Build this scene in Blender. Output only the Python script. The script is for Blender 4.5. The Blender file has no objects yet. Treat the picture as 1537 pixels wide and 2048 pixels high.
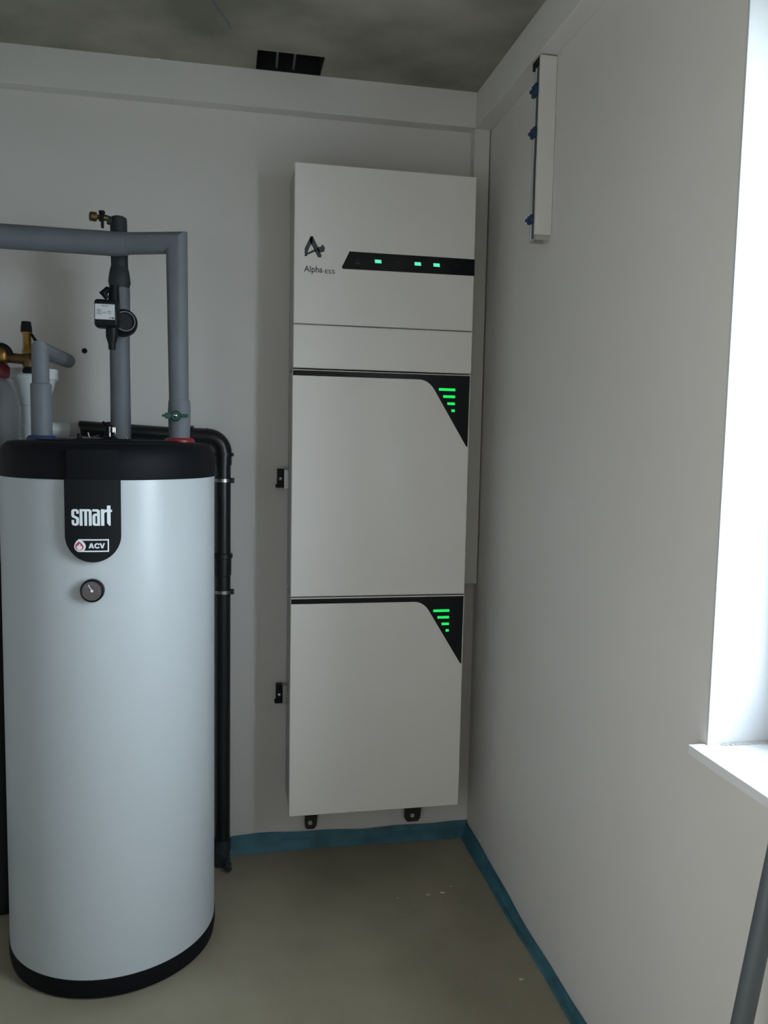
import bpy, bmesh, math, random
from mathutils import Vector, Matrix
random.seed(7)
S = bpy.context.scene
C = S.collection

# ---------------------------------------------------------------- camera
FPX = 1631.2
yaw, pit, rol = 1.96034942e-01, -9.16855444e-02, 1.95167237e-02
fwd = Vector((math.sin(yaw)*math.cos(pit), math.cos(yaw)*math.cos(pit), math.sin(pit)))
rgt = Vector((math.cos(yaw), -math.sin(yaw), 0)); up = rgt.cross(fwd)
r2 = math.cos(rol)*rgt + math.sin(rol)*up
u2 = -math.sin(rol)*rgt + math.cos(rol)*up
cd = bpy.data.cameras.new('camera'); cam = bpy.data.objects.new('camera', cd); C.objects.link(cam)
cam.matrix_world = Matrix(((r2.x, u2.x, -fwd.x, -0.9322), (r2.y, u2.y, -fwd.y, -2.921), (r2.z, u2.z, -fwd.z, 1.5264), (0, 0, 0, 1)))
cd.sensor_fit = 'VERTICAL'; cd.sensor_height = 24.0; cd.lens = FPX/2048*24.0
cd.clip_start = 0.02
S.camera = cam

# ---------------------------------------------------------------- sky, light, exposure
w = bpy.data.worlds.new('overcast_sky'); S.world = w; w.use_nodes = True
bg = w.node_tree.nodes['Background']
bg.inputs[0].default_value = (0.80, 0.92, 1.02, 1); bg.inputs[1].default_value = 22.5
S.view_settings.view_transform = 'Standard'; S.view_settings.look = 'None'
S.view_settings.gamma = 1; S.view_settings.use_curve_mapping = False
S.view_settings.exposure = 0.0
def portal(name, loc, rot, sx, sy):
    l = bpy.data.lights.new(name, 'AREA'); l.shape = 'RECTANGLE'; l.size = sx; l.size_y = sy
    l.cycles.is_portal = True
    o = bpy.data.objects.new(name, l); C.objects.link(o); o.location = loc; o.rotation_euler = rot

# ---------------------------------------------------------------- dimensions (metres)
H = 2.7365; SB = 2.616           # ceiling, underside of the boxing
XL, YR = -2.45, -3.4              # left and rear wall
WY0, WY1, WZ0, WZ1 = -2.30, -1.52, 0.938, 2.42
DX0, DX1, DZ = -1.25, -.45, 2.05
XN, YN = -1.60, -1.85           # unseen left wall steps in, shaped to bounce light onto the right wall  # doorway in the rear wall
portal('window_portal', (0.262, (WY0+WY1)/2, (WZ0+2.31)/2), (0, math.radians(90), 0), 2.31-WZ0, WY1-WY0)
#portal('door_portal', ((DX0+DX1)/2, YR-0.1, DZ/2), (math.radians(90), 0, 0), DX1-DX0, DZ)

HY0, HY1 = -3.05, -2.45          # unseen opening added in the near left wall for the fill light
hl = bpy.data.lights.new('fill_light', 'AREA'); hl.shape = 'RECTANGLE'; hl.size = .56; hl.size_y = 1.2; hl.energy = 12.5; hl.color = (1, .93, .85)  # unseen area light added to brighten the right wall
ho = bpy.data.objects.new('fill_light', hl); C.objects.link(ho); ho.location = (XN-.12, (HY0+HY1)/2, 1.38); ho.rotation_euler = (math.radians(90), 0, math.radians(-90))

# ---------------------------------------------------------------- materials
def lin(c):
    return tuple(((v/255)/12.92 if v/255 <= .04045 else ((v/255+.055)/1.055)**2.4) for v in c) + (1,)
def mat(name, rgb, rough=.6, metal=0, var=.0, scale=6, bump=0, bscale=60, coat=0, rgb2=None, spec=.5, detail=5):
    m = bpy.data.materials.new(name); m.use_nodes = True
    nt = m.node_tree; b = nt.nodes['Principled BSDF']
    b.inputs['Roughness'].default_value = rough; b.inputs['Metallic'].default_value = metal
    b.inputs['Specular IOR Level'].default_value = spec
    b.inputs['Coat Weight'].default_value = coat; b.inputs['Coat Roughness'].default_value = .12
    c1 = lin(rgb)
    tc = nt.nodes.new('ShaderNodeTexCoord')
    n = nt.nodes.new('ShaderNodeTexNoise'); n.inputs['Scale'].default_value = scale; n.inputs['Detail'].default_value = detail
    nt.links.new(tc.outputs['Object'], n.inputs['Vector'])
    r = nt.nodes.new('ShaderNodeValToRGB'); r.color_ramp.elements[0].position = .35; r.color_ramp.elements[1].position = .65
    c2 = lin(rgb2) if rgb2 else tuple(v*(1-var) for v in c1[:3]) + (1,)
    r.color_ramp.elements[0].color = c2; r.color_ramp.elements[1].color = c1
    nt.links.new(n.outputs['Fac'], r.inputs['Fac']); nt.links.new(r.outputs['Color'], b.inputs['Base Color'])
    if bump:
        n2 = nt.nodes.new('ShaderNodeTexNoise'); n2.inputs['Scale'].default_value = bscale; n2.inputs['Detail'].default_value = 4
        nt.links.new(tc.outputs['Object'], n2.inputs['Vector'])
        bp = nt.nodes.new('ShaderNodeBump'); bp.inputs['Strength'].default_value = bump; bp.inputs['Distance'].default_value = .004
        nt.links.new(n2.outputs['Fac'], bp.inputs['Height']); nt.links.new(bp.outputs['Normal'], b.inputs['Normal'])
    return m
def emit(name, lrgb, s):
    m = bpy.data.materials.new(name); m.use_nodes = True; b = m.node_tree.nodes['Principled BSDF']
    b.inputs['Base Color'].default_value = (.02, .05, .03, 1)
    b.inputs['Emission Color'].default_value = (*lrgb, 1); b.inputs['Emission Strength'].default_value = s
    return m

def wall_mat(name, warm, cool, z0, z1):      # paint that is a little warmer towards the floor
    m = mat(name, cool, .7, var=.0, bump=.12, bscale=25, spec=.3)
    return m
M = {}
M['wall'] = mat('painted_plaster', (223, 221, 218), .75, var=.04, scale=1.6, bump=.10, bscale=30, spec=.3)
M['boxing'] = mat('white_plasterboard', (226, 225, 222), .75, var=.04, scale=2, bump=.05, bscale=40, spec=.3)
M['reveal'] = mat('white_reveal_paint', (200, 203, 206), .6, var=.02, scale=3, bump=.05)
M['sill'] = mat('white_sill_board', (232, 235, 238), .4, var=.02, scale=3)
M['white'] = mat('white_enamel', (236, 234, 230), .38, var=.015, scale=2, coat=.3)
M['housing'] = mat('grey_housing_steel', (184, 183, 178), .5, var=.03)
M['blackglass'] = mat('black_glass', (10, 14, 21), .25, coat=.0, spec=.3)
M['blackplastic'] = mat('black_plastic', (16, 20, 24), .5, spec=.25, var=.2, scale=3, bump=.05, bscale=200)
M['lid'] = mat('dark_moulded_plastic', (15, 18, 23), .6, spec=.15, var=.2, scale=3, bump=.08, bscale=150)
M['tank'] = mat('light_grey_tank_jacket', (192, 201, 206), .33, var=.015, scale=2, spec=.6)
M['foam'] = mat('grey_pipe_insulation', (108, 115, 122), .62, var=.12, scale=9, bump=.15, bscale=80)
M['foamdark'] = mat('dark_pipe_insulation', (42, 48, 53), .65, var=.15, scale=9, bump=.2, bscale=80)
M['drain'] = mat('black_drain_plastic', (26, 30, 33), .33, var=.15, scale=5)
M['steel'] = mat('zinc_steel', (185, 188, 190), .28, 1)
M['chrome'] = mat('chrome', (225, 228, 230), .12, 1)
M['brass'] = mat('brass', (178, 140, 80), .35, 1, var=.25, scale=20)
M['brassdull'] = mat('dull_brass', (112, 92, 62), .5, .8, var=.3, scale=25)
M['red'] = mat('red_plastic', (150, 38, 52), .4, var=.1)
M['darkred'] = mat('dark_red_cap', (88, 20, 30), .45, var=.1)
M['blue'] = mat('blue_plastic', (42, 58, 104), .5, var=.15)
M['green'] = mat('green_plastic', (12, 74, 58), .35, var=.1)
M['cup'] = mat('white_plastic', (222, 230, 232), .35, var=.03)
M['vessel'] = mat('grey_vessel_paint', (105, 108, 110), .5, var=.05)
M['tape'] = mat('blue_clip_plastic', (22, 62, 98), .5, var=.2, scale=30)
M['film'] = mat('teal_foam_edge_strip', (62, 118, 136), .6, var=.35, scale=14, bump=.3, bscale=50)
M['letter'] = mat('white_print', (232, 242, 248), .5)
M['greyprint'] = mat('dark_grey_print', (62, 70, 78), .5)
M['greyprint2'] = mat('mid_grey_print', (105, 110, 112), .5)
M['redprint'] = mat('red_print', (205, 62, 92), .5)
M['dimprint'] = mat('dim_icon_print', (34, 40, 50), .5)
M['dial'] = mat('brown_grey_dial', (84, 76, 76), .35, var=.15, scale=40, coat=.5)
M['paper'] = mat('paper_label', (205, 212, 216), .6, var=.03, scale=30)
M['plaster'] = mat('plaster_crumb', (190, 188, 180), .9)
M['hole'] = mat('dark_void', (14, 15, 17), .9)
M['chalk'] = mat('blue_chalk', (92, 112, 122), .9)
M['bracket'] = mat('dull_bracket_steel', (52, 52, 49), .6, .3)
M['pole'] = mat('painted_steel_tube', (98, 106, 110), .45, .3, var=.12, scale=12)
M['ledgreen'] = emit('green_led', (.003, .83, .12), 1.0)
M['ledcyan'] = emit('cyan_green_led', (.10, .85, .50), 1.0)
M['frame'] = mat('white_window_frame', (230, 232, 234), .4)
M['soil'] = mat('outdoor_ground', (120, 122, 112), .9, var=.3, scale=2)
# floor: raw screed with patches and dusty spots
def screed():
    m = mat('raw_screed', (158, 152, 132), .62, rgb2=(140, 134, 116), scale=2.4, bump=.25, bscale=35, detail=8)
    nt = m.node_tree; b = nt.nodes['Principled BSDF']; tc = nt.nodes['Texture Coordinate']
    col = b.inputs['Base Color'].links[0].from_socket
    v = nt.nodes.new('ShaderNodeTexNoise'); v.inputs['Scale'].default_value = 11; v.inputs['Detail'].default_value = 3
    nt.links.new(tc.outputs['Object'], v.inputs['Vector'])
    r = nt.nodes.new('ShaderNodeValToRGB'); r.color_ramp.elements[0].position = .64; r.color_ramp.elements[1].position = .75
    r.color_ramp.elements[0].color = (0, 0, 0, 1); r.color_ramp.elements[1].color = (.35, .35, .35, 1)
    nt.links.new(v.outputs['Fac'], r.inputs['Fac'])
    mx = nt.nodes.new('ShaderNodeMix'); mx.data_type = 'RGBA'
    nt.links.new(r.outputs['Color'], mx.inputs[0]); nt.links.new(col, mx.inputs[6]); mx.inputs[7].default_value = lin((150, 147, 134))
    nt.links.new(mx.outputs[2], b.inputs['Base Color'])
    return m
M['floor'] = screed()
M['concrete'] = mat('bare_concrete', (172, 170, 158), .85, rgb2=(128, 127, 117), scale=2.6, bump=.4, bscale=22, detail=8)
def glass():
    m = bpy.data.materials.new('window_glass'); m.use_nodes = True; nt = m.node_tree
    nt.nodes.remove(nt.nodes['Principled BSDF']); out = nt.nodes['Material Output']
    t = nt.nodes.new('ShaderNodeBsdfTransparent'); g = nt.nodes.new('ShaderNodeBsdfGlossy'); g.inputs['Roughness'].default_value = .02
    lw = nt.nodes.new('ShaderNodeLayerWeight'); lw.inputs['Blend'].default_value = .5
    pw = nt.nodes.new('ShaderNodeMath'); pw.operation = 'POWER'; pw.inputs[1].default_value = 5; nt.links.new(lw.outputs['Facing'], pw.inputs[0])
    f = nt.nodes.new('ShaderNodeMath'); f.operation = 'MULTIPLY_ADD'; f.inputs[1].default_value = .9; f.inputs[2].default_value = .04
    nt.links.new(pw.outputs[0], f.inputs[0]); mx = nt.nodes.new('ShaderNodeMixShader')
    nt.links.new(f.outputs[0], mx.inputs[0]); nt.links.new(t.outputs[0], mx.inputs[1]); nt.links.new(g.outputs[0], mx.inputs[2])
    nt.links.new(mx.outputs[0], out.inputs['Surface']); return m
M['glass'] = glass()

# ---------------------------------------------------------------- mesh helpers (all shapes are given in world metres)
def wloc(o):
    v = Vector((0, 0, 0))
    while o: v += o.location; o = o.parent
    return v
def obj(name, bm, m, parent=None, smooth=True, loc=None, bevel=0):
    me = bpy.data.meshes.new(name)
    bmesh.ops.recalc_face_normals(bm, faces=bm.faces)
    o = bpy.data.objects.new(name, me); C.objects.link(o)
    off = wloc(parent) if parent else Vector((0, 0, 0))
    if loc is not None:
        o.location = Vector(loc) - off; off = Vector(loc)
    bmesh.ops.translate(bm, verts=bm.verts, vec=-off)
    bm.to_mesh(me); bm.free()
    if smooth:
        me.polygons.foreach_set('use_smooth', [True]*len(me.polygons))
        me.set_sharp_from_angle(angle=math.radians(38))
    me.materials.append(M[m] if isinstance(m, str) else m)
    if parent: o.parent = parent
    if bevel:
        md = o.modifiers.new('edge_rounding', 'BEVEL'); md.width = bevel; md.segments = 2; md.limit_method = 'ANGLE'; md.angle_limit = math.radians(40)
    return o
def thing(name, label, cat, loc, group=None):
    o = bpy.data.objects.new(name, None); C.objects.link(o); o.location = loc
    o.empty_display_size = .05
    o['label'] = label; o['category'] = cat
    if group: o['group'] = group
    return o
def tag(o, label, cat, group=None):
    o['label'] = label; o['category'] = cat
    if group: o['group'] = group
    return o
def struct(o, label=None):
    o['kind'] = 'structure'
    if label: o['label'] = label
    return o
def box(bm, x0, x1, y0, y1, z0, z1):
    v = [bm.verts.new((x, y, z)) for z in (z0, z1) for y in (y0, y1) for x in (x0, x1)]
    for f in ((0, 1, 3, 2), (4, 6, 7, 5), (0, 4, 5, 1), (2, 3, 7, 6), (0, 2, 6, 4), (1, 5, 7, 3)):
        bm.faces.new([v[i] for i in f])
def B(*a):
    bm = bmesh.new()
    if isinstance(a[0], (list, tuple)):
        for q in a: box(bm, *q)
    else: box(bm, *a)
    return bm
def prism(bm, pts, axis, a, b):     # polygon in the plane normal to axis, from a to b
    def P(u, v, t):
        return {'x': (t, u, v), 'y': (u, t, v), 'z': (u, v, t)}[axis]
    A = [bm.verts.new(P(u, v, a)) for u, v in pts]; Bv = [bm.verts.new(P(u, v, b)) for u, v in pts]
    n = len(pts)
    fa = bm.faces.new(A); fb = bm.faces.new(Bv)
    for i in range(n): bm.faces.new((A[i], A[(i+1) % n], Bv[(i+1) % n], Bv[i]))
    fa.normal_update(); fb.normal_update(); bmesh.ops.triangulate(bm, faces=[fa, fb])
def frame_axes(d):
    d = d.normalized(); a = Vector((0, 0, 1)) if abs(d.z) < .9 else Vector((0, 1, 0))
    u = d.cross(a).normalized(); return u, d.cross(u).normalized()
def tube(bm, pts, r, seg=24, cap=True):
    pts = [Vector(p) for p in pts]; n = len(pts)
    rs = r if isinstance(r, (list, tuple)) else [r]*n
    rings = []; u = None
    for i, p in enumerate(pts):
        d1 = (pts[i]-pts[i-1]).normalized() if i else None
        d2 = (pts[i+1]-pts[i]).normalized() if i < n-1 else None
        d = (d1+d2).normalized() if (d1 and d2 and (d1+d2).length > 1e-6) else (d1 or d2)
        if u is None: u, v = frame_axes(d)
        else:
            u = (u - d*u.dot(d)).normalized(); v = d.cross(u)
        k = 1.0
        if d1 and d2:
            c = max(.3, d.dot(d1)); k = 1/c
            bn = d1.cross(d2)
            if bn.length > 1e-5:
                bn.normalize(); side = d.cross(bn).normalized()
            else: side = None
        else: side = None
        ring = []
        for j in range(seg):
            t = 2*math.pi*j/seg; o = (u*math.cos(t)+v*math.sin(t))*rs[i]
            if side: o += side*o.dot(side)*(k-1)
            ring.append(bm.verts.new(p+o))
        rings.append(ring)
    for a, b in zip(rings, rings[1:]):
        for j in range(seg): bm.faces.new((a[j], a[(j+1) % seg], b[(j+1) % seg], b[j]))
    if cap: bm.faces.new(rings[0]); bm.faces.new(rings[-1])
def T(pts, r, seg=24):
    bm = bmesh.new(); tube(bm, pts, r, seg); return bm
def arc(c, a, b, r, t0, t1, n=8):   # points of an arc in the plane of a, b
    c, a, b = Vector(c), Vector(a), Vector(b)
    return [c + a*r*math.cos(t0+(t1-t0)*i/n) + b*r*math.sin(t0+(t1-t0)*i/n) for i in range(n+1)]
def lathe(bm, prof, c, axis=(0, 0, 1), seg=48):    # profile (radius, height) about an axis through c
    ax = Vector(axis).normalized(); u, v = frame_axes(ax); c = Vector(c); rings = []
    for r, h in prof:
        if r < 1e-6: rings.append([bm.verts.new(c+ax*h)])
        else: rings.append([bm.verts.new(c+ax*h+(u*math.cos(2*math.pi*j/seg)+v*math.sin(2*math.pi*j/seg))*r) for j in range(seg)])
    for a, b in zip(rings, rings[1:]):
        for j in range(seg):
            k = (j+1) % seg
            if len(a) == 1 and len(b) == 1: continue
            if len(a) == 1: bm.faces.new((a[0], b[j], b[k]))
            elif len(b) == 1: bm.faces.new((a[j], a[k], b[0]))
            else: bm.faces.new((a[j], a[k], b[k], b[j]))
    if len(rings[0]) > 1: bm.faces.new(rings[0])
    if len(rings[-1]) > 1: bm.faces.new(rings[-1])
def Lt(prof, c, axis=(0, 0, 1), seg=48):
    bm = bmesh.new(); lathe(bm, prof, c, axis, seg); return bm
def ring(c, axis, r, w, h, seg=32):  # flat band: inner radius r, thickness w, height h
    ax = Vector(axis).normalized()
    bm = bmesh.new(); u, v = frame_axes(ax); c = Vector(c); L = []
    for j in range(seg):
        d = u*math.cos(2*math.pi*j/seg)+v*math.sin(2*math.pi*j/seg)
        L.append([bm.verts.new(c+d*a+ax*b) for a, b in ((r, -h/2), (r+w, -h/2), (r+w, h/2), (r, h/2))])
    for j in range(seg):
        a, b = L[j], L[(j+1) % seg]
        for k in range(4): bm.faces.new((a[k], a[(k+1) % 4], b[(k+1) % 4], b[k]))
    return bm

# ================================================================ SETTING
struct(obj('floor', B(XL-.2, .3, YR-.2, .0, -.12, 0), 'floor', smooth=False))
hx0, hx1, hy0, hy1 = -.827, -.611, -.19, -.05
ceil = struct(obj('ceiling', B((XL, hx0, YR-.16, 0, H, H+.22), (hx1, .02, YR-.16, 0, H, H+.22), (hx0, hx1, YR-.16, hy0, H, H+.22), (hx0, hx1, hy1, 0, H, H+.22)), 'concrete', smooth=False))
obj('shaft_shade_lining', B((hx0, hx1, hy0, hy1, H+.155, H+.16), (hx0, hx0+.003, hy0, hy1, H+.001, H+.16), (hx1-.003, hx1, hy0, hy1, H+.005, H+.16), (hx0, hx1, hy0, hy0+.003, H+.004, H+.16), (hx0, hx1, hy1-.003, hy1, H+.001, H+.16)), 'hole', ceil, smooth=False)['label'] = 'rectangular shaft opening in the concrete ceiling, its shade painted in black'  # near-black lining paints in the shade of the recess
for xx in (-.762, -.706):
    bm = bmesh.new(); tube(bm, [(xx, hy0+.004, H+.012), (xx+.004, hy1, H+.012)], .0042, 12)
    obj('shaft_rod', bm, 'pole', ceil)
CH = ((-.963, -.461), (-.943, -.405), (-.921, -.352), (-.911, -.306))
bm = bmesh.new()
for (xa, ya), (xb, yb2) in zip(CH, CH[1:]):
    bm.faces.new([bm.verts.new(q) for q in ((xa-.002, ya, H-.0004), (xa+.002, ya, H-.0004), (xb+.002, yb2, H-.0004), (xb-.002, yb2, H-.0004))])
obj('chalk_line', bm, 'chalk', ceil, smooth=False)['label'] = 'faint blue marking line'
struct(obj('wall_back', B(XL-.2, .32, 0, .2, 0, H+.22), 'wall', smooth=False))
struct(obj('wall_right', B((0, .3, WY1, 0, 0, H+.22), (0, .3, YR, WY0, 0, H+.22), (0, .3, WY0, WY1, 0, WZ0-.022), (0, .3, WY0, WY1, WZ1, H+.22)), 'wall', smooth=False))
struct(obj('wall_left', B((XL-.2, XL, YN, 0, 0, H+.22), (XN-.12, XN, HY1, YN, 0, H+.22), (XN-.12, XN, YR-.2, HY0, 0, H+.22), (XN-.12, XN, HY0, HY1, 2.02, H+.22), (XL-.2, XN-.12, YN-.12, YN, 0, H+.22), (XL-.2, XL, YR-.2, YN-.12, 0, H+.22), (XL, XN-.12, YR-.2, YR, 0, H+.22)), 'wall', smooth=False))
DOOR_OPEN = False
struct(obj('wall_rear', B((XN, DX0, YR-.2, YR, 0, H+.22), (DX1, .3, YR-.2, YR, 0, H+.22), (DX0, DX1, YR-.2, YR, DZ, H+.22)), 'wall', smooth=False))
d2 = struct(bpy.data.objects.new('added_opening', None)); C.objects.link(d2); d2.location = (XN-.06, (HY0+HY1)/2, 0)  # opening and its frame are added to let the fill light in
obj('door_frame', B((XN-.13, XN+.01, HY0-.0005, HY0+.03, 0, 2.02), (XN-.13, XN+.01, HY1-.03, HY1+.0005, 0, 2.02), (XN-.13, XN+.01, HY0+.03, HY1-.03, 1.99, 2.0205)), 'frame', d2, smooth=False, bevel=.002)
dr = struct(bpy.data.objects.new('door_1', None)); C.objects.link(dr); dr.location = ((DX0+DX1)/2, YR-.08, 0)
obj('door_leaf', B(DX0+.04, DX1-.04, YR-.12, YR-.08, .005, DZ-.04), 'boxing', dr, smooth=False, bevel=.002)
obj('door_frame', B((DX0, DX0+.04, YR-.16, YR, 0, DZ), (DX1-.04, DX1, YR-.16, YR, 0, DZ), (DX0+.04, DX1-.04, YR-.16, YR, DZ-.04, DZ)), 'frame', dr, smooth=False, bevel=.002)
# plasterboard boxing under the ceiling and in the corner
struct(obj('trim_1', B(XL, -.0585, -.0525, 0, SB, H), 'boxing', smooth=False, bevel=.0015), 'shallow white plasterboard boxing along the top of the back wall')
struct(obj('trim_2', B(-.0584, 0, YR, 0, SB, H), 'boxing', smooth=False, bevel=.0015), 'shallow white plasterboard boxing along the top of the right wall')
struct(obj('trim_3', B(-.0607, -.0045, -.047, 0, .99, SB), 'boxing', smooth=False, bevel=.0015), 'narrow plasterboard pipe boxing in the corner, ending above mid height')
# reveal linings + window
win = struct(bpy.data.objects.new('window_1', None)); C.objects.link(win); win.location = (.2, (WY0+WY1)/2, WZ0)
obj('reveal_lining', B((.0, .3, WY1-.006, WY1+.001, WZ0, WZ1), (.0, .3, WY0, WY0+.006, WZ0, WZ1), (.0, .3, WY0, WY1, WZ1-.006, WZ1)), 'reveal', win, smooth=False, bevel=.001)
f = .055
obj('window_frame', B((.17, .24, WY1-.006-f, WY1-.006, WZ0, WZ1-.006), (.17, .24, WY0+.006, WY0+.006+f, WZ0, WZ1-.006), (.17, .24, WY0+.006+f, WY1-.006-f, WZ0, WZ0+f), (.17, .24, WY0+.006+f, WY1-.006-f, WZ1-.006-f, WZ1-.006)), 'frame', win, smooth=False, bevel=.003)
g = f+.05; ya, yb = WY0+.006+f, WY1-.006-f
sash = obj('sash', B((.155, .225, yb-.05, yb, WZ0+f, WZ1-.006-f), (.155, .225, ya, ya+.05, WZ0+f, WZ1-.006-f), (.155, .225, ya+.05, yb-.05, WZ0+f, WZ0+g), (.155, .225, ya+.05, yb-.05, WZ1-.006-g, WZ1-.006-f)), 'frame', win, smooth=False, bevel=.003)
obj('pane', B(.195, .201, ya+.05, yb-.05, WZ0+g, WZ1-.006-g), 'glass', sash, smooth=False)
SH = 2.31                                   # unseen slats added over the window top to cut high sky light
for i in range(5):
    obj('light_block_slat', B(.272, .284, WY0+.002, WY1-.002, SH+i*.047, SH+.0455+i*.047), 'housing', win, smooth=False, bevel=.003)
bm = B((-.036, 0, WY0-.035, WY1+.003, WZ0-.020, WZ0), (0, .3, WY0, WY1, WZ0-.020, WZ0))
obj('window_sill', bm, 'sill', win, smooth=False, bevel=.0015)
# rough filler left where the reveal meets the sill
bm = bmesh.new(); rr = random.Random(3)
for i in range(26):
    x = .03+i*.0062; s = .003+.004*rr.random()*(i/26+.4)
    bmesh.ops.create_icosphere(bm, subdivisions=1, radius=s, matrix=Matrix.Translation((x, WY1-.009-.006*rr.random(), WZ0+.0015)) @ Matrix.Diagonal((1.6, 1.0, .45, 1)))
o = obj('filler_residue', bm, 'housing', win); o['kind'] = 'stuff'
# ground outside
struct(obj('ground_outside', B(.6, 14, -14, 8, -.4, -.3), 'soil', smooth=False))
# teal foam edge strip along the floor
def edge_strip(name, p0, p1, inward, seed, tops):
    rr = random.Random(seed); bm = bmesh.new(); n = 90
    p0, p1, inn = Vector(p0), Vector(p1), Vector(inward); prev = None; ph = rr.random()*6
    for i in range(n+1):
        t = i/n; p = p0.lerp(p1, t)
        h = tops[0]+(tops[1]-tops[0])*min(1, t*tops[2]) + .003*math.sin(t*23+ph) + .002*math.sin(t*61+ph)
        out = .030+.003*math.sin(t*17+ph)+.002*math.sin(t*47)
        sec = [(.0008, 0), (.0008, h), (.006, h+.002), (.0085, h-.004), (.012+.003*math.sin(t*40), h*.62), (out*.7, h*.42+.004*math.sin(t*31)), (out, .010), (out+.004, .0005)]
        cur = [bm.verts.new(p+inn*a+Vector((0, 0, z))) for a, z in sec]
        if prev:
            for k in range(len(sec)-1): bm.faces.new((prev[k], prev[k+1], cur[k+1], cur[k]))
        else: bm.faces.new(cur)
        prev = cur
    bm.faces.new(prev)
    return struct(obj(name, bm, 'film'))
edge_strip('baseboard_back', (0, 0, 0), (XL, 0, 0), (0, -1, 0), 1, (.048, .058, 3))['label'] = 'teal foam edge strip along the foot of the back wall'
edge_strip('baseboard_right', (0, 0, 0), (0, YR, 0), (-1, 0, 0), 2, (.045, .016, 6))['label'] = 'teal foam edge strip along the foot of the right wall'
bm = bmesh.new(); lathe(bm, [(0, 0), (.009, 0), (.009, .0008), (0, .0008)], (-1.389, -.0006, 1.795), (0, 1, 0), 20)
tag(obj('wall_plug', bm, 'hole'), 'small dark drilled plug hole in the back wall beside the black control box', 'plug')

# ================================================================ BATTERY TOWER
CX0, CX1, FY = -.709, -.1025, -.22
def panel(x0, x1, z0, z1, y=FY, t=.018): return B(x0, x1, y, y+t, z0, z1)
inv = thing('inverter_unit', 'white wall inverter on top of the tower, with black display strip', 'inverter', (-.405, -.11, 1.746))
obj('housing', B(CX0+.004, CX1-.004, FY+.018, -.004, 1.7475, 2.392), 'housing', inv, smooth=False, bevel=.003)
obj('front_panel', panel(CX0+.001, CX1+.001, 1.8895, 2.396), 'white', inv, bevel=.003)
obj('lower_cover', panel(CX0+.001, CX1+.001, 1.7465, 1.8865), 'white', inv, bevel=.003)
bm = bmesh.new(); prism(bm, [(-.5275, 2.127), (-.1015, 2.1268), (-.1015, 2.0725), (-.5485, 2.0705), (-.5525, 2.0755), (-.549, 2.082)], 'y', FY-.0012, FY+.004)
disp = obj('display_strip', bm, 'blackglass', inv); disp['label'] = 'black slanted display strip'
for x in (-.432, -.298, -.2335):
    bm = bmesh.new(); prism(bm, [(x-.0115, 2.106), (x+.010, 2.106), (x+.0115, 2.095), (x-.0105, 2.095)], 'y', FY-.002, FY)
    obj('indicator_light', bm, 'ledcyan', disp)
for x, s in ((-.500, 1), (-.364, .5), (-.165, .8)):
    bm = bmesh.new(); tube(bm, [(x-.009, FY-.0013, 2.101), (x, FY-.0013, 2.101+.003*s), (x+.009, FY-.0013, 2.101)], .0012, 6)
    if s == 1: box(bm, x-.008, x+.008, FY-.0018, FY, 2.088, 2.094)
    obj('icon', bm, 'dimprint', disp)
# emblem: pointed A with a tail
def lg(x, y):
    y = y-.07*(x-78); return (-.6735+(x-78)/165*.064, 2.1655-(y-60)/180*.068)
bm = bmesh.new()
for pl in ([(124, 60), (142, 60), (140, 112), (116, 154), (104, 185), (100, 222), (78, 226), (76, 160)],
           [(122, 64), (144, 58), (220, 222), (212, 238), (188, 236), (146, 152), (120, 104)],
           [(178, 160), (192, 146), (205, 150), (228, 128), (246, 156), (242, 188), (206, 196), (190, 186)],
           [(96, 200), (150, 172), (168, 168), (172, 184), (120, 206), (96, 214)]):
    prism(bm, [lg(*p) for p in pl], 'y', FY-.0006, FY+.001)
obj('emblem', bm, 'greyprint', inv, smooth=False)
def text_mesh(body, width, height, bold=0.0, space=1.0):
    c = bpy.data.curves.new('lettering', 'FONT'); c.body = body; c.size = 1; c.offset = bold; c.space_character = space; c.resolution_u = 3
    o = bpy.data.objects.new('lettering_source', c); C.objects.link(o)
    me = bpy.data.meshes.new_from_object(o.evaluated_get(bpy.context.evaluated_depsgraph_get()))
    bpy.data.objects.remove(o); bpy.data.curves.remove(c)
    xs = [v.co.x for v in me.vertices]; ys = [v.co.y for v in me.vertices]
    x0, x1, y0, y1 = min(xs), max(xs), min(ys), max(ys)
    bm = bmesh.new(); bm.from_mesh(me); bpy.data.meshes.remove(me)
    for v in bm.verts: v.co = Vector(((v.co.x-x0)/(x1-x0)*width, (v.co.y-y0)/(y1-y0)*height, 0))
    return bm
def place_text(bm, x, z, y):
    for v in bm.verts: v.co = Vector((x+v.co.x, y, z+v.co.y))
    return bm
bm = place_text(text_mesh('Alpha', .060, .0265, .012), -.6755, 2.0475, FY-.0006)
obj('lettering', bm, 'greyprint', inv, smooth=False)
bm = place_text(text_mesh('·ESS', .039, .0125, .012), -.6135, 2.0525, FY-.0006)
obj('lettering', bm, 'greyprint', inv, smooth=False)

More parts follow.
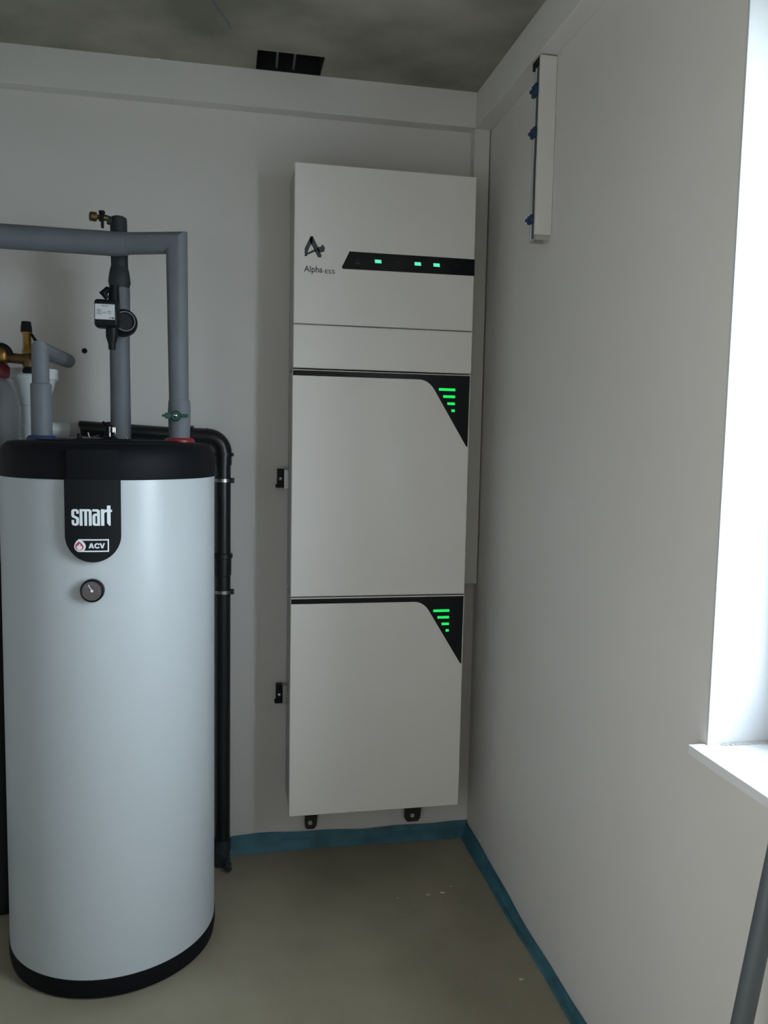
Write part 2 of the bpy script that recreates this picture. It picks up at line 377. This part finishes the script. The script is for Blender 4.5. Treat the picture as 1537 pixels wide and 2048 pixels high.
def battery(z0, z1, x0, x1, label, lower):
    t = thing('battery_unit', label, 'battery', ((x0+x1)/2, -.11, z0), 'battery modules of the wall tower')
    obj('housing', B(x0+.004, x1-.004, FY+.018, -.004 if not lower else -.004, z0+.003, z1-.003), 'housing', t, smooth=False, bevel=.003)
    obj('front_panel', panel(x0, x1, z0, z1), 'white', t, bevel=.003)
    a = z1-.0035; b = z1-.0205
    crv = []
    P0, P1, P2 = Vector((-.285, b)), Vector((-.252, b)), Vector((-.231, z1-.052))
    for i in range(9):
        s = i/8; q = P0*(1-s)**2+P1*2*s*(1-s)+P2*s*s; crv.append((q.x, q.y))
    e = x1-.0035
    tip = [(-.1165, z1-.237), (-.113, z1-.2425), (-.108, z1-.243), (e-.0015, z1-.238)]
    bm = bmesh.new(); prism(bm, [(x0+.0015, a), (x0+.0015, b)]+crv+tip+[(e, a)], 'y', FY-.0012, FY+.004)
    tr = obj('black_trim', bm, 'blackglass', t); tr['label'] = 'black glossy trim sweeping down at the right'
    for i, xl in enumerate((-.2155, -.200, -.1845, -.1695)):
        z = z1-.0515-.0235*i; xr = -.157
        if lower: z -= .002
        bm = bmesh.new(); prism(bm, [(xl, z+.0045), (xr, z+.0045), (xr, z-.0045), (xl+.001, z-.0045)], 'y', FY-.0022, FY)
        obj('indicator_bar', bm, 'ledgreen', tr, bevel=.0008)
    # side fixing bracket on the wall
    zc = z0+(.385 if not lower else .372)
    br = obj('fixing_bracket', B((x0-.034, x0-.012, -.036, -.002, zc-.030, zc+.036), (x0-.040, x0-.012, -.040, -.020, zc-.030, zc-.018)), 'blackplastic', t, smooth=False, bevel=.002)
    obj('bolt', Lt([(0, 0), (.006, 0), (.006, .004), (.003, .006), (0, .006)], (x0-.023, -.036, zc+.002), (0, -1, 0), 12), 'steel', br)
    obj('bracket_plate', B(x0-.0115, x0+.004, -.040, -.002, zc-.034, zc+.034), 'steel', br, smooth=False, bevel=.001)
    if lower:
        for xa, xb, zb in ((-.632, -.590, .076), (-.252, -.195, .076)):
            bm = bmesh.new(); prism(bm, [(xa, z0+.01), (xb+.012, z0+.01), (xb, zb+.012), (xb-.008, zb), (xa+.008, zb), (xa, zb+.008)], 'y', -.030, -.002)
            b2 = obj('hanging_bracket', bm, 'bracket', t, bevel=.002)
            obj('bolt', Lt([(0, 0), (.008, 0), (.008, .005), (.004, .007), (0, .007)], ((xa+xb)/2-.003, -.030, zb+.026), (0, -1, 0), 12), 'housing', b2)
    return t
battery(.9865, 1.742, -.7095, -.1035, 'upper white battery module of the wall tower, directly under the inverter', False)
battery(.2205, .9825, -.7085, -.1035, 'lowest white battery module of the wall tower, just above the floor', True)

# ================================================================ HOT WATER TANK
TX, TY, TR = -1.2502, -.4556, .2932
def cylp(ang, z, r):
    a = math.radians(ang); return Vector((TX+r*math.sin(a), TY-r*math.cos(a), z))
tank = thing('hot_water_tank', 'tall light grey cylindrical hot water tank with black lid on the screed floor', 'water tank', (TX, TY, 0))
obj('body', Lt([(TR-.02, .05), (TR, .052), (TR, 1.415), (TR-.02, 1.42)], (TX, TY, 0), seg=128), 'tank', tank)
obj('base_band', Lt([(0, .001), (TR-.012, .001), (TR-.002, .006), (TR+.002, .03), (TR+.002, .057), (TR-.004, .061), (TR-.03, .061)], (TX, TY, 0), seg=128), 'lid', tank)
lid = obj('lid', Lt([(TR-.03, 1.402), (TR+.002, 1.403), (TR+.003, 1.409), (TR+.002, 1.452), (TR-.002, 1.470), (TR-.010, 1.485), (TR-.022, 1.4955), (TR-.04, 1.4985), (.20, 1.4975), (.196, 1.5025), (.186, 1.504), (.17, 1.500), (0, 1.4995)], (TX, TY, 0), seg=128), 'lid', tank)
# front badge panel wrapped round the jacket
PC, HW = -1.06, 12.82
def badge(r_in, r_out, hw, ztop, zc, rb):
    bm = bmesh.new(); NZ, NA = 46, 14; rows = []
    zs = [ztop-(ztop-zc)*i/16 for i in range(17)] + [zc-rb*math.sin(math.pi/2*i/30) for i in range(1, 31)]
    for z in zs:
        k = 1 if z >= zc else math.sqrt(max(1e-5, 1-((zc-z)/rb)**2))
        rows.append([[bm.verts.new(cylp(PC+hw*k*(-1+2*j/NA), z, r)) for j in range(NA+1)] for r in (r_in, r_out)])
    for a, b in zip(rows, rows[1:]):
        for s in (0, 1):
            for j in range(NA): bm.faces.new((a[s][j], a[s][j+1], b[s][j+1], b[s][j]))
        bm.faces.new((a[0][0], a[1][0], b[1][0], b[0][0])); bm.faces.new((a[0][NA], a[1][NA], b[1][NA], b[0][NA]))
    for a in (rows[0], rows[-1]):
        for j in range(NA): bm.faces.new((a[0][j], a[0][j+1], a[1][j+1], a[1][j]))
    return bm
plate = obj('badge_panel', badge(TR+.0005, TR+.0165, HW, 1.405, 1.2645, .0700), 'blackplastic', tank, bevel=.002)
plate['label'] = 'black rounded badge panel with white lettering'
obj('badge_panel_top', badge(TR-.012, TR+.0125, HW-.9, 1.480, 1.4045, .0005), 'lid', lid, bevel=.002)
def zp(x, y, r):    # badge drawing units -> point on the curved badge
    return cylp(-10.7+(x-367)*18.13/683, 1.3153-(y-426.6)*.0001512, r)
def decal(polys, r, name, m, parent):
    bm = bmesh.new()
    for pl in polys:
        q = []
        for i, p in enumerate(pl):          # subdivide so the print follows the curve
            a, b = Vector(p), Vector(pl[(i+1) % len(pl)]); n = max(1, int(abs((b-a).x)//35))
            q += [a.lerp(b, k/n) for k in range(n)]
        vs = [bm.verts.new(zp(p.x, p.y, r)) for p in q]; f = bm.faces.new(vs); f.normal_update(); bmesh.ops.triangulate(bm, faces=[f])
    o = obj(name, bm, m, parent, smooth=False); return o
R1 = TR+.0168
def rc(x0, y0, x1, y1): return [(x0, y0), (x1, y0), (x1, y1), (x0, y1)]
smart = [
 # s
 [(370, 360), (385, 335), (415, 327), (455, 327), (485, 338), (500, 362), (500, 405), (455, 405), (455, 375), (445, 362), (428, 362), (420, 374), (420, 420), (428, 436), (490, 462), (502, 488), (502, 560), (488, 590), (460, 605), (410, 605), (385, 592), (374, 565), (374, 510), (418, 510), (418, 555), (426, 568), (444, 568), (452, 555), (452, 505), (444, 490), (384, 466), (370, 440)],
 # m
 rc(512, 327, 562, 605), rc(562, 327, 640, 362), rc(592, 362, 640, 605), [(640, 327), (690, 327), (717, 350), (717, 605), (668, 605), (668, 372), (660, 362), (640, 362)],
 # a
 [(730, 327), (825, 327), (857, 350), (857, 605), (808, 605), (808, 380), (798, 366), (730, 366)],
 [(808, 400), (808, 436), (790, 440), (781, 450), (781, 560), (790, 570), (808, 572), (808, 605), (760, 605), (738, 592), (730, 570), (730, 440), (745, 412), (770, 400)],
 # r
 rc(873, 327, 930, 605), [(930, 350), (945, 330), (962, 327), (962, 378), (942, 382), (930, 395)],
 # t
 [(975, 265), (1035, 265), (1035, 335), (1060, 335), (1060, 375), (1035, 375), (1035, 605), (1012, 605), (975, 560)], rc(955, 335, 975, 375)]
decal(smart, R1, 'lettering', 'letter', plate)['label'] = 'white smart lettering'
fr = [[(480, 832), (1003, 832), (1003, 856), (500, 856)], rc(980, 856, 1003, 1048), [(500, 1026), (980, 1026), (980, 1048), (500, 1048)]]
decal(fr, R1, 'logo_border', 'letter', plate)
def ell(cx, cy, rx, ry, a0=0, a1=360, n=28): return [(cx+rx*math.cos(math.radians(a0+(a1-a0)*i/n)), cy+ry*math.sin(math.radians(a0+(a1-a0)*i/n))) for i in range(n+1)]
drop = ell(512, 955, 100, 94, -35, 215)+[(450, 866), (495, 832), (545, 850)]
decal([drop], R1+.0002, 'logo_drop', 'letter', plate)
red = ell(503, 962, 70, 62, -10, 190, 18)+[(430, 930), (455, 905), (470, 890), (492, 868), (530, 895), (558, 925)]
o = decal([red], R1+.0004, 'logo_flame', 'redprint', plate); o['label'] = 'red flame mark'
wf = [(462, 985), (452, 968), (458, 948), (472, 940), (478, 952), (488, 930), (508, 905), (520, 925), (518, 945), (530, 935), (548, 960), (546, 985), (530, 1008), (500, 1015), (475, 1006)]
decal([wf], R1+.0006, 'logo_flame', 'letter', plate)
acv = [[(658, 988), (690, 900), (722, 900), (752, 988), (724, 988), (706, 930), (684, 988)], rc(690, 952, 728, 970),
       [(848, 925), (825, 935), (812, 922), (795, 922), (782, 935), (782, 955), (795, 968), (812, 968), (826, 955), (848, 966), (832, 985), (805, 992), (778, 985), (757, 965), (757, 925), (775, 905), (805, 897), (832, 905)],
       [(842, 900), (872, 900), (890, 955), (908, 900), (936, 900), (902, 988), (878, 988)]]
decal(acv, R1, 'lettering', 'letter', plate)['label'] = 'white letters ACV in the logo frame'
# dial thermometer
GA = -1.78; gd = Vector((math.sin(math.radians(GA)), -math.cos(math.radians(GA)), 0)); gc = cylp(GA, 1.1207, TR-.002)
gz = obj('dial_thermometer', Lt([(0, 0), (.0275, 0), (.0295, .004), (.0295, .018), (.027, .021), (.0255, .019), (.0255, .017), (0, .017)], gc, gd, 48), 'blackplastic', tank, loc=gc)
gz['label'] = 'round black rimmed dial thermometer'
fc = gc+gd*.0175
obj('dial_face', Lt([(0, 0), (.0248, 0), (.0248, .0006), (0, .0006)], fc, gd, 40), 'dial', gz)
sx = Vector((gd.y*-1, gd.x, 0)); 
def gp(u, v, d=.001): return fc+gd*d+sx*u+Vector((0, 0, v))
bm = bmesh.new()
for q in ([gp(-.0010, .001), gp(.0012, .0012), gp(-.0078, .0160), gp(-.0094, .0152)],):
    bm.faces.new([bm.verts.new(p) for p in q])
lathe(bm, [(0, 0), (.0036, 0), (.003, .0016), (0, .0018)], fc+gd*.0008, gd, 16)
obj('needle', bm, 'letter', gz)
bm = bmesh.new()
for a in (-50, -20, 5, 35, 65, 90, 115):
    u, v = math.sin(math.radians(a)), math.cos(math.radians(a))
    bm.faces.new([bm.verts.new(gp(*p, .0009)) for p in ((u*.015-v*.0016, v*.015+u*.0016), (u*.019-v*.0016, v*.019+u*.0016), (u*.019+v*.0016, v*.019-u*.0016), (u*.015+v*.0016, v*.015-u*.0016))])
obj('dial_mark', bm, 'greyprint2', gz)
# collars round the two connections
obj('pipe_collar', Lt([(0, 1.499), (.041, 1.4995), (.040, 1.506), (.034, 1.512), (0, 1.512)], (-1.437, -.45, 0)), 'blue', tank)['label'] = 'blue collar round the cold water pipe'
obj('pipe_collar', Lt([(0, 1.499), (.044, 1.4995), (.043, 1.506), (.036, 1.512), (0, 1.512)], (-1.057, -.45, 0)), 'red', tank)['label'] = 'red collar round the hot water pipe'

# ================================================================ PIPEWORK ABOVE THE TANK
cp = thing('insulated_pipe', 'short grey insulated pipe rising from the blue collar and turning back to the wall', 'pipe', (-1.437, -.45, 1.5122))
obj('sleeve', Lt([(0, 1.5122), (.0285, 1.5122), (.0285, 1.655), (.025, 1.659), (.0, 1.659)], (-1.437, -.45, 0)), 'foam', cp)
obj('riser', T([(-1.437, -.45, 1.655), (-1.4375, -.45, 1.753), (-1.4375, -.03, 1.757)], [.0235, .0228, .0228], 32), 'foam', cp)
ip = thing('insulated_pipework', 'grey insulated pipe rising from the red collar, mitred and running left above the tank', 'pipe', (-1.061, -.45, 1.5122))
obj('sleeve', Lt([(0, 1.5122), (.0300, 1.5122), (.0315, 1.56), (.0322, 1.595), (.0308, 1.618), (.0285, 1.623), (0, 1.623)], (-1.0575, -.45, 0)), 'foam', ip)
hz = 2.069
obj('riser', T([(-1.0585, -.45, 1.62), (-1.063, -.45, hz), (-1.228, -.392, hz)], [.028, .0305, .0315], 36), 'foam', ip)
obj('crossbar', T([(-1.205, -.402, hz-.001), (-1.240, -.395, hz-.002), (-1.70, -.391, hz+.002), (XL+.02, -.391, hz+.012)], [.0325, .0345, .034, .034], 36), 'foam', ip)
vp = thing('upright_pipe', 'dark grey insulated upright pipe behind the crossbar carrying the pump', 'pipe', (-1.233, -.345, 1.50))
UX, UY = -1.238, -.318
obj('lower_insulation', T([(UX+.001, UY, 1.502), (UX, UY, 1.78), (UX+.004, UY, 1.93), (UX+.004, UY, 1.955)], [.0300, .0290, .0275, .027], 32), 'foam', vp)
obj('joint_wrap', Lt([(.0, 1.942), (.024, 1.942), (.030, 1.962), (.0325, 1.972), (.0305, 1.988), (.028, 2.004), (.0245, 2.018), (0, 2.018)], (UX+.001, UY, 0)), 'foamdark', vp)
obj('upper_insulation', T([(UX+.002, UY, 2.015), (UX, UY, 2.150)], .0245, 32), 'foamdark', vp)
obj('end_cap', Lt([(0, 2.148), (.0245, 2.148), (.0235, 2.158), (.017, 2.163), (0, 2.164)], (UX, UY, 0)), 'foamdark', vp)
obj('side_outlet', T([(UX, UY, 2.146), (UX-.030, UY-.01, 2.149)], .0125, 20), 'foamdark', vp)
# drain valve on its top
dv = thing('drain_valve', 'small brass drain valve with black lever at the top of the upright pipe', 'valve', (-1.285, -.352, 2.149))
dz = 2.150; dx = -1.266; dy = -.3455
obj('valve_body', T([(dx, dy, dz), (dx-.012, dy-.004, dz), (dx-.013, dy-.004, dz), (dx-.022, dy-.007, dz)], [.009, .009, .0125, .0125], 20), 'brassdull', dv)
obj('lever', B((dx-.0155, dx-.0075, dy-.024, dy-.014, dz-.034, dz+.014), (dx-.021, dx-.004, dy-.026, dy-.012, dz+.006, dz+.016)), 'blackplastic', dv, bevel=.003)
obj('outlet_cap', T([(dx-.020, dy-.006, dz), (dx-.027, dy-.009, dz-.001), (dx-.030, dy-.010, dz-.001), (dx-.045, dy-.014, dz-.001), (dx-.048, dy-.015, dz-.001)], [.006, .006, .0135, .0135, .010], 20), 'brassdull', dv)
# circulation pump
pu = thing('circulation_pump', 'black circulation pump with white type label clamped on the upright pipe', 'pump', (-1.245, -.40, 1.86))
obj('volute', Lt([(0, -.030), (.030, -.030), (.038, -.022), (.040, .0), (.038, .014), (.028, .022), (0, .022)], (-1.218, -.395, 1.843), (.25, -.95, .05), 40), 'blackplastic', pu)
obj('volute_ring', ring((-1.2105, -.422, 1.845), (.25, -.95, .05), .026, .003, .004), 'greyprint2', pu)
cb = obj('control_box', B(-1.2875, -1.2235, -.480, -.425, 1.8195, 1.897), 'blackplastic', pu, bevel=.008)
obj('type_label', B(-1.2845, -1.2315, -.4812, -.4795, 1.840, 1.8825), 'paper', cb, smooth=False)
bm = bmesh.new()
for x0, x1, z in ((-1.268, -1.248, 1.8765), (-1.280, -1.268, 1.866), (-1.280, -1.267, 1.862), (-1.280, -1.268, 1.858), (-1.280, -1.266, 1.854), (-1.264, -1.254, 1.858), (-1.252, -1.242, 1.8615), (-1.251, -1.241, 1.857)):
    box(bm, x0, x1, -.4816, -.4808, z, z+.0016)
box(bm, -1.2455, -1.2435, -.4816, -.4808, 1.8415, 1.847); box(bm, -1.2405, -1.2335, -.4815, -.4808, 1.8415, 1.847)
obj('label_print', bm, 'greyprint2', cb, smooth=False)
obj('cable_plug', Lt([(0, 1.8215), (.0165, 1.8215), (.0165, 1.796), (.013, 1.784), (.0105, 1.776), (.0095, 1.760), (0, 1.759)], (-1.2435, -.452, 0)), 'blackplastic', pu)
obj('clamp_knob', T([(-1.262, -.40, 1.910), (-1.272, -.405, 1.924), (-1.262, -.395, 1.936), (-1.246, -.38, 1.936)], [.006, .009, .009, .007], 14), 'blackplastic', pu)
obj('pump_neck', T([(-1.245, -.388, 1.880), (-1.244, -.388, 1.950)], [.018, .013], 20), 'blackplastic', pu)
# green shut-off handle on the hot pipe
gh = thing('shutoff_handle', 'green butterfly valve handle with shiny bolt on the hot water pipe', 'valve', (-1.066, -.49, 1.575))
obj('handle_hub', Lt([(0, 0), (.0155, 0), (.0155, .010), (.012, .014), (.007, .014), (.007, .012), (0, .012)], (-1.0655, -.4805, 1.575), (0, -1, 0), 24), 'green', gh)
obj('handle_wing', B((-1.104, -1.079, -.4905, -.4845, 1.572, 1.579), (-1.0955, -1.079, -.4925, -.4835, 1.567, 1.584)), 'green', gh, bevel=.0015)
obj('handle_wing', B((-1.0525, -1.030, -.4905, -.4845, 1.572, 1.581),), 'green', gh, bevel=.0015)
obj('bolt', Lt([(0, 0), (.006, 0), (.0055, .004), (.003, .006), (0, .0065)], (-1.0655, -.4925, 1.576), (0, -1, 0), 12), 'chrome', gh)
# chrome tap-like fitting on the lid
ct = thing('sensor_fitting', 'small chrome and black fitting with clips standing on the tank lid', 'fitting', (-1.235, -.50, 1.504))
obj('fitting_body', Lt([(0, 1.500), (.030, 1.500), (.024, 1.508), (.013, 1.516), (.011, 1.530), (.008, 1.545), (.0, 1.552)], (-1.247, -.50, 0), seg=20), 'blackplastic', ct)
obj('cross_handle', T([(-1.265, -.50, 1.553), (-1.252, -.503, 1.543), (-1.236, -.50, 1.541)], [.004, .005, .0035], 12), 'blackplastic', ct)
obj('cross_handle', T([(-1.247, -.50, 1.530), (-1.249, -.505, 1.553)], [.005, .006], 12), 'blackplastic', ct)
obj('stem', T([(-1.244, -.515, 1.512), (-1.244, -.515, 1.540)], .003, 10), 'steel', ct)
obj('mirror_plate', B((-1.2285, -1.2260, -.528, -.500, 1.520, 1.539), (-1.236, -1.2285, -.526, -.522, 1.524, 1.539)), 'chrome', ct, bevel=.0006)
obj('clip', T([(-1.229, -.52, 1.521), (-1.221, -.52, 1.5185)], .0012, 8), 'chrome', ct)
obj('clip', T([(-1.203, -.52, 1.516), (-1.196, -.52, 1.5055)], .0018, 8), 'chrome', ct)
obj('clip', T([(-1.292, -.52, 1.509), (-1.272, -.52, 1.515)], .0017, 8), 'chrome', ct)
obj('clip', T([(-1.302, -.52, 1.523), (-1.298, -.52, 1.510)], .0020, 8), 'chrome', ct)
obj('support_block', B(-1.330, -1.319, -.53, -.51, 1.5005, 1.520), 'blackplastic', ct, bevel=.002)
obj('base_plate', B(-1.335, -1.185, -.545, -.495, 1.5003, 1.5065), 'lid', ct, bevel=.002)

# ================================================================ BLACK DRAIN PIPE
dp = thing('drain_pipe', 'black plastic drain pipe running behind the tank and down the back wall', 'pipe', (-.9305, -.05, 0))
PX, PY, PR = -.9315, -.055, .0262
zt = 1.513
obj('horizontal_run', T([(-1.4005, PY, zt+.022), (-1.01, PY, zt+.002)], PR, 28), 'drain', dp)
obj('elbow', T([(-1.035, PY, zt+.003), (-1.010, PY, zt+.002)]+arc((-.985, PY, zt-.052), (0, 0, 1), (1, 0, 0), .0535, 0, math.pi/2, 10)+[(PX, PY, 1.42)], PR+.0035, 28), 'drain', dp)
obj('socket_ring', T([(-1.041, PY, zt+.003), (-1.030, PY, zt+.003)], PR+.0105, 28), 'drain', dp)
obj('socket_ring', T([(-.995, PY, zt+.001), (-.989, PY, zt)], PR+.006, 28), 'drain', dp)
obj('socket_ring', T([(PX, PY, 1.462), (PX, PY, 1.450)], PR+.010, 28), 'drain', dp)
obj('vertical_run', T([(PX, PY, 1.425), (PX, PY, .062)], PR, 28), 'drain', dp)
obj('coupling', Lt([(PR, 1.035), (PR+.0025, 1.037), (PR+.003, 1.096), (PR+.007, 1.098), (PR+.007, 1.112), (PR+.004, 1.114), (PR, 1.114)], (PX, PY, 0)), 'drain', dp)
for z in (1.367, .978):
    cl = obj('pipe_clamp', ring((PX, PY, z), (0, 0, 1), PR+.0005, .0022, .011, 40), 'steel', dp)
    cl['label'] = 'zinc band clamp'
    obj('rubber_lining', ring((PX, PY, z), (0, 0, 1), PR, .0015, .019, 40), 'drain', cl)
    obj('clamp_screw', B(PX+PR+.001, PX+PR+.012, PY-.010, PY+.004, z-.009, z+.009), 'drain', cl, bevel=.002)
    obj('wall_stud', T([(PX, PY+PR, z), (PX, -.001, z)], .0045, 12), 'steel', cl)
obj('foot_bend', T([(PX, PY, .075), (PX, PY-.004, .048), (PX-.006, PY-.03, .034), (PX-.014, PY-.065, .0285)], [PR+.003, PR+.003, .028, .027], 24), 'foamdark', dp)
bm = bmesh.new()
for i in range(5):
    a = Vector((PX+.012+.002*i, PY-.012-.022*i, .034-.004*i)); lathe(bm, [(.009, -.003), (.0125, 0), (.009, .003)], a, (0, 1, -.2), 16)
tube(bm, [(PX+.012, PY-.005, .034), (PX+.020, PY-.105, .015)], .009, 14)
obj('corrugated_sleeve', bm, 'foamdark', dp)

# ================================================================ LEFT BEHIND THE TANK
tu = thing('drain_funnel', 'white plastic drain funnel behind the short grey pipe', 'funnel', (-1.525, -.12, 1.50))
obj('cup', Lt([(0, 1.700), (.068, 1.700), (.0735, 1.716), (.0725, 1.720), (.0715, 1.690), (.064, 1.682), (.049, 1.630), (.045, 1.622), (.045, 1.606), (.041, 1.603), (.041, 1.54), (.044, 1.538), (.044, 1.500), (0, 1.500)][2:], (-1.524, -.12, 0)), 'cup', tu)
obj('coupling_nut', T([(-1.485, -.10, 1.530), (-1.432, -.075, 1.528)], .0245, 10), 'cup', tu)
obj('coupling_ring', T([(-1.432, -.075, 1.529), (-1.402, -.06, 1.532)], .0225, 24), 'housing', tu)
obj('tail_pipe', T([(-1.524, -.12, 1.502), (-1.524, -.12, 1.30)], .040, 24), 'cup', tu)
ve = thing('expansion_vessel', 'dark grey shouldered vessel with dark red cap at the left edge', 'vessel', (-1.625, -.215, 0))
obj('vessel_body', Lt([(0, 1.12), (.065, 1.12), (.0735, 1.135), (.0735, 1.60), (.070, 1.628), (.052, 1.664), (.038, 1.684), (.024, 1.690), (0, 1.690)], (-1.6265, -.215, 0)), 'vessel', ve)
obj('dark_column', Lt([(0, .0015), (.080, .0015), (.080, .02), (.0735, .03), (.0735, 1.119), (0, 1.119)], (-1.6265, -.215, 0)), 'blackplastic', ve)['label'] = 'added black column darkening the gap left of the tank'  # black column added under the vessel to darken the gap beside the tank
obj('red_cap', Lt([(0, 1.684), (.050, 1.684), (.053, 1.694), (.053, 1.716), (.045, 1.726), (.025, 1.728), (0, 1.728)], (-1.6265, -.215, 0), seg=12), 'darkred', ve)
bv = thing('brass_manifold', 'dull brass valve manifold with black capped safety valve above the funnel', 'valve', (-1.56, -.21, 1.73))
obj('valve_body', Lt([(0, 1.7285), (.016, 1.7285), (.022, 1.737), (.0235, 1.757), (.018, 1.772), (.012, 1.778), (0, 1.778)], (-1.597, -.21, 0), seg=20), 'brass', bv)
obj('black_knob', T(arc((-1.602, -.215, 1.752), (1, 0, 0), (0, 0, 1), .029, math.radians(0), math.radians(180), 10), .0105, 14), 'blackplastic', bv)
obj('manifold_pipe', T([(-1.597, -.21, 1.748), (-1.515, -.205, 1.742)], [.016, .016], 18), 'brassdull', bv)
obj('tee', Lt([(0, 1.716), (.015, 1.716), (.018, 1.726), (.018, 1.755), (.013, 1.762), (0, 1.763)], (-1.521, -.205, 0), seg=20), 'brassdull', bv)
sv = obj('safety_valve', Lt([(0, 1.760), (.0155, 1.760), (.0155, 1.772), (.0125, 1.776), (.0125, 1.818), (.0145, 1.822), (.0145, 1.830), (0, 1.830)], (-1.5255, -.205, 0), seg=6), 'brass', bv)
sv['label'] = 'bright brass safety valve'
obj('valve_cap', Lt([(0, 1.826), (.0165, 1.826), (.0165, 1.838), (.0135, 1.858), (0, 1.859)], (-1.5265, -.205, 0), seg=20), 'blackplastic', sv)
obj('outlet_flange', Lt([(0, 1.701), (.022, 1.701), (.024, 1.708), (.018, 1.720), (0, 1.720)], (-1.517, -.205, 0), seg=20), 'blackplastic', bv)
obj('strap', T([(-1.513, -.205, 1.822), (-1.500, -.20, 1.800), (-1.487, -.195, 1.789)], [.004, .005, .003], 10), 'blackplastic', bv)

# ================================================================ CABLE CHASE ON THE RIGHT WALL
cc = thing('cable_chase', 'short open plasterboard cable boxing with blue clips hanging below the right wall boxing', 'boxing', (-.025, -.60, 2.12))
obj('side_board', B(-.0505, -.0008, -.6345, -.6225, 2.118, 2.612), 'boxing', cc, smooth=False, bevel=.0012)
obj('metal_stud', B((-.044, -.0008, -.6220, -.6190, 2.105, 2.60), (-.044, -.041, -.6190, -.575, 2.105, 2.59), (-.044, -.0008, -.575, -.572, 2.105, 2.59)), 'housing', cc, smooth=False)
obj('top_block', B(-.0495, -.0008, -.6220, -.568, 2.592, 2.614), 'hole', cc, smooth=False)
for k, y in enumerate((-.607, -.594)):
    obj('cable', T([(-.0475, y, 2.11), (-.0478, y+.003*(-1)**k, 2.3), (-.0475, y, 2.45), (-.047, y, 2.59)], .0032, 8), 'paper' if k else 'pole', cc)
for z, h in ((2.525, .034), (2.408, .028), (2.165, .024)):
    bm = B((-.0585, -.0445, -.6215, -.586, z-h/2, z+h/2), (-.0535, -.0445, -.586, -.579, z-h/4, z+h/2.5))
    lathe(bm, [(.0, -.004), (.011, -.004), (.011, .004), (0, .004)], (-.055, -.592, z), (0, 0, 1), 12)
    o = obj('cable_clip', bm, 'tape', cc, bevel=.003)
    o['label'] = 'blue plastic cable clip'

# ================================================================ LEANING TUBE BY THE WINDOW
pl = thing('leaning_tube', 'grey steel tube leaning against the window sill at the lower right', 'tube', (-.200, -1.822, 0))
pa, pb = Vector((-.200, -1.822, .006)), Vector((-.0185, -1.822, 1.155))
obj('shaft', T([pa.lerp(pb, .02), pb], .0165, 24), 'pole', pl)
obj('foot_cap', T([pa, pa.lerp(pb, .035)], .0195, 24), 'blackplastic', pl)
obj('end_plug', T([pb.lerp(pa, .01), pb.lerp(pa, -.006)], .0178, 24), 'blackplastic', pl)

# ================================================================ CRUMBS ON THE SCREED
rr = random.Random(11)
for x, y, s, lb in ((-.205, -.395, .007, 'largest white plaster crumb on the screed in front of the battery tower'),
                    (-.255, -.40, .006, 'flat white plaster crumb just left of the largest crumb'),
                    (-.165, -.36, .004, 'small pale crumb right of the largest crumb, towards the wall corner'),
                    (-.098, -.86, .006, 'lone white crumb beside the teal strip at the right wall'),
                    (-.36, -.40, .003, 'tiny pale crumb farthest left on the open screed')):
    bm = bmesh.new(); bmesh.ops.create_icosphere(bm, subdivisions=1, radius=s, matrix=Matrix.Translation((x, y, s*.33)) @ Matrix.Diagonal((1.4, .9, .4, 1)))
    for v in bm.verts: v.co += Vector((rr.uniform(-.2, .2)*s, rr.uniform(-.2, .2)*s, 0)); v.co.z = max(v.co.z, .0003)
    tag(obj('plaster_crumb', bm, 'plaster', smooth=False, loc=(x, y, 0)), lb, 'crumb', 'plaster crumbs on the floor')
bm = bmesh.new(); bmesh.ops.create_icosphere(bm, subdivisions=1, radius=.008, matrix=Matrix.Translation((-1.14, -.0575, 2.732)) @ Matrix.Diagonal((1.6, .7, .35, 1)))
tag(obj('gleam_fleck', bm, 'letter', smooth=False), 'white fleck painted as a gleam of light at the joint of ceiling and back boxing', 'fleck')  # white blob stands in for a gleam of light in the joint
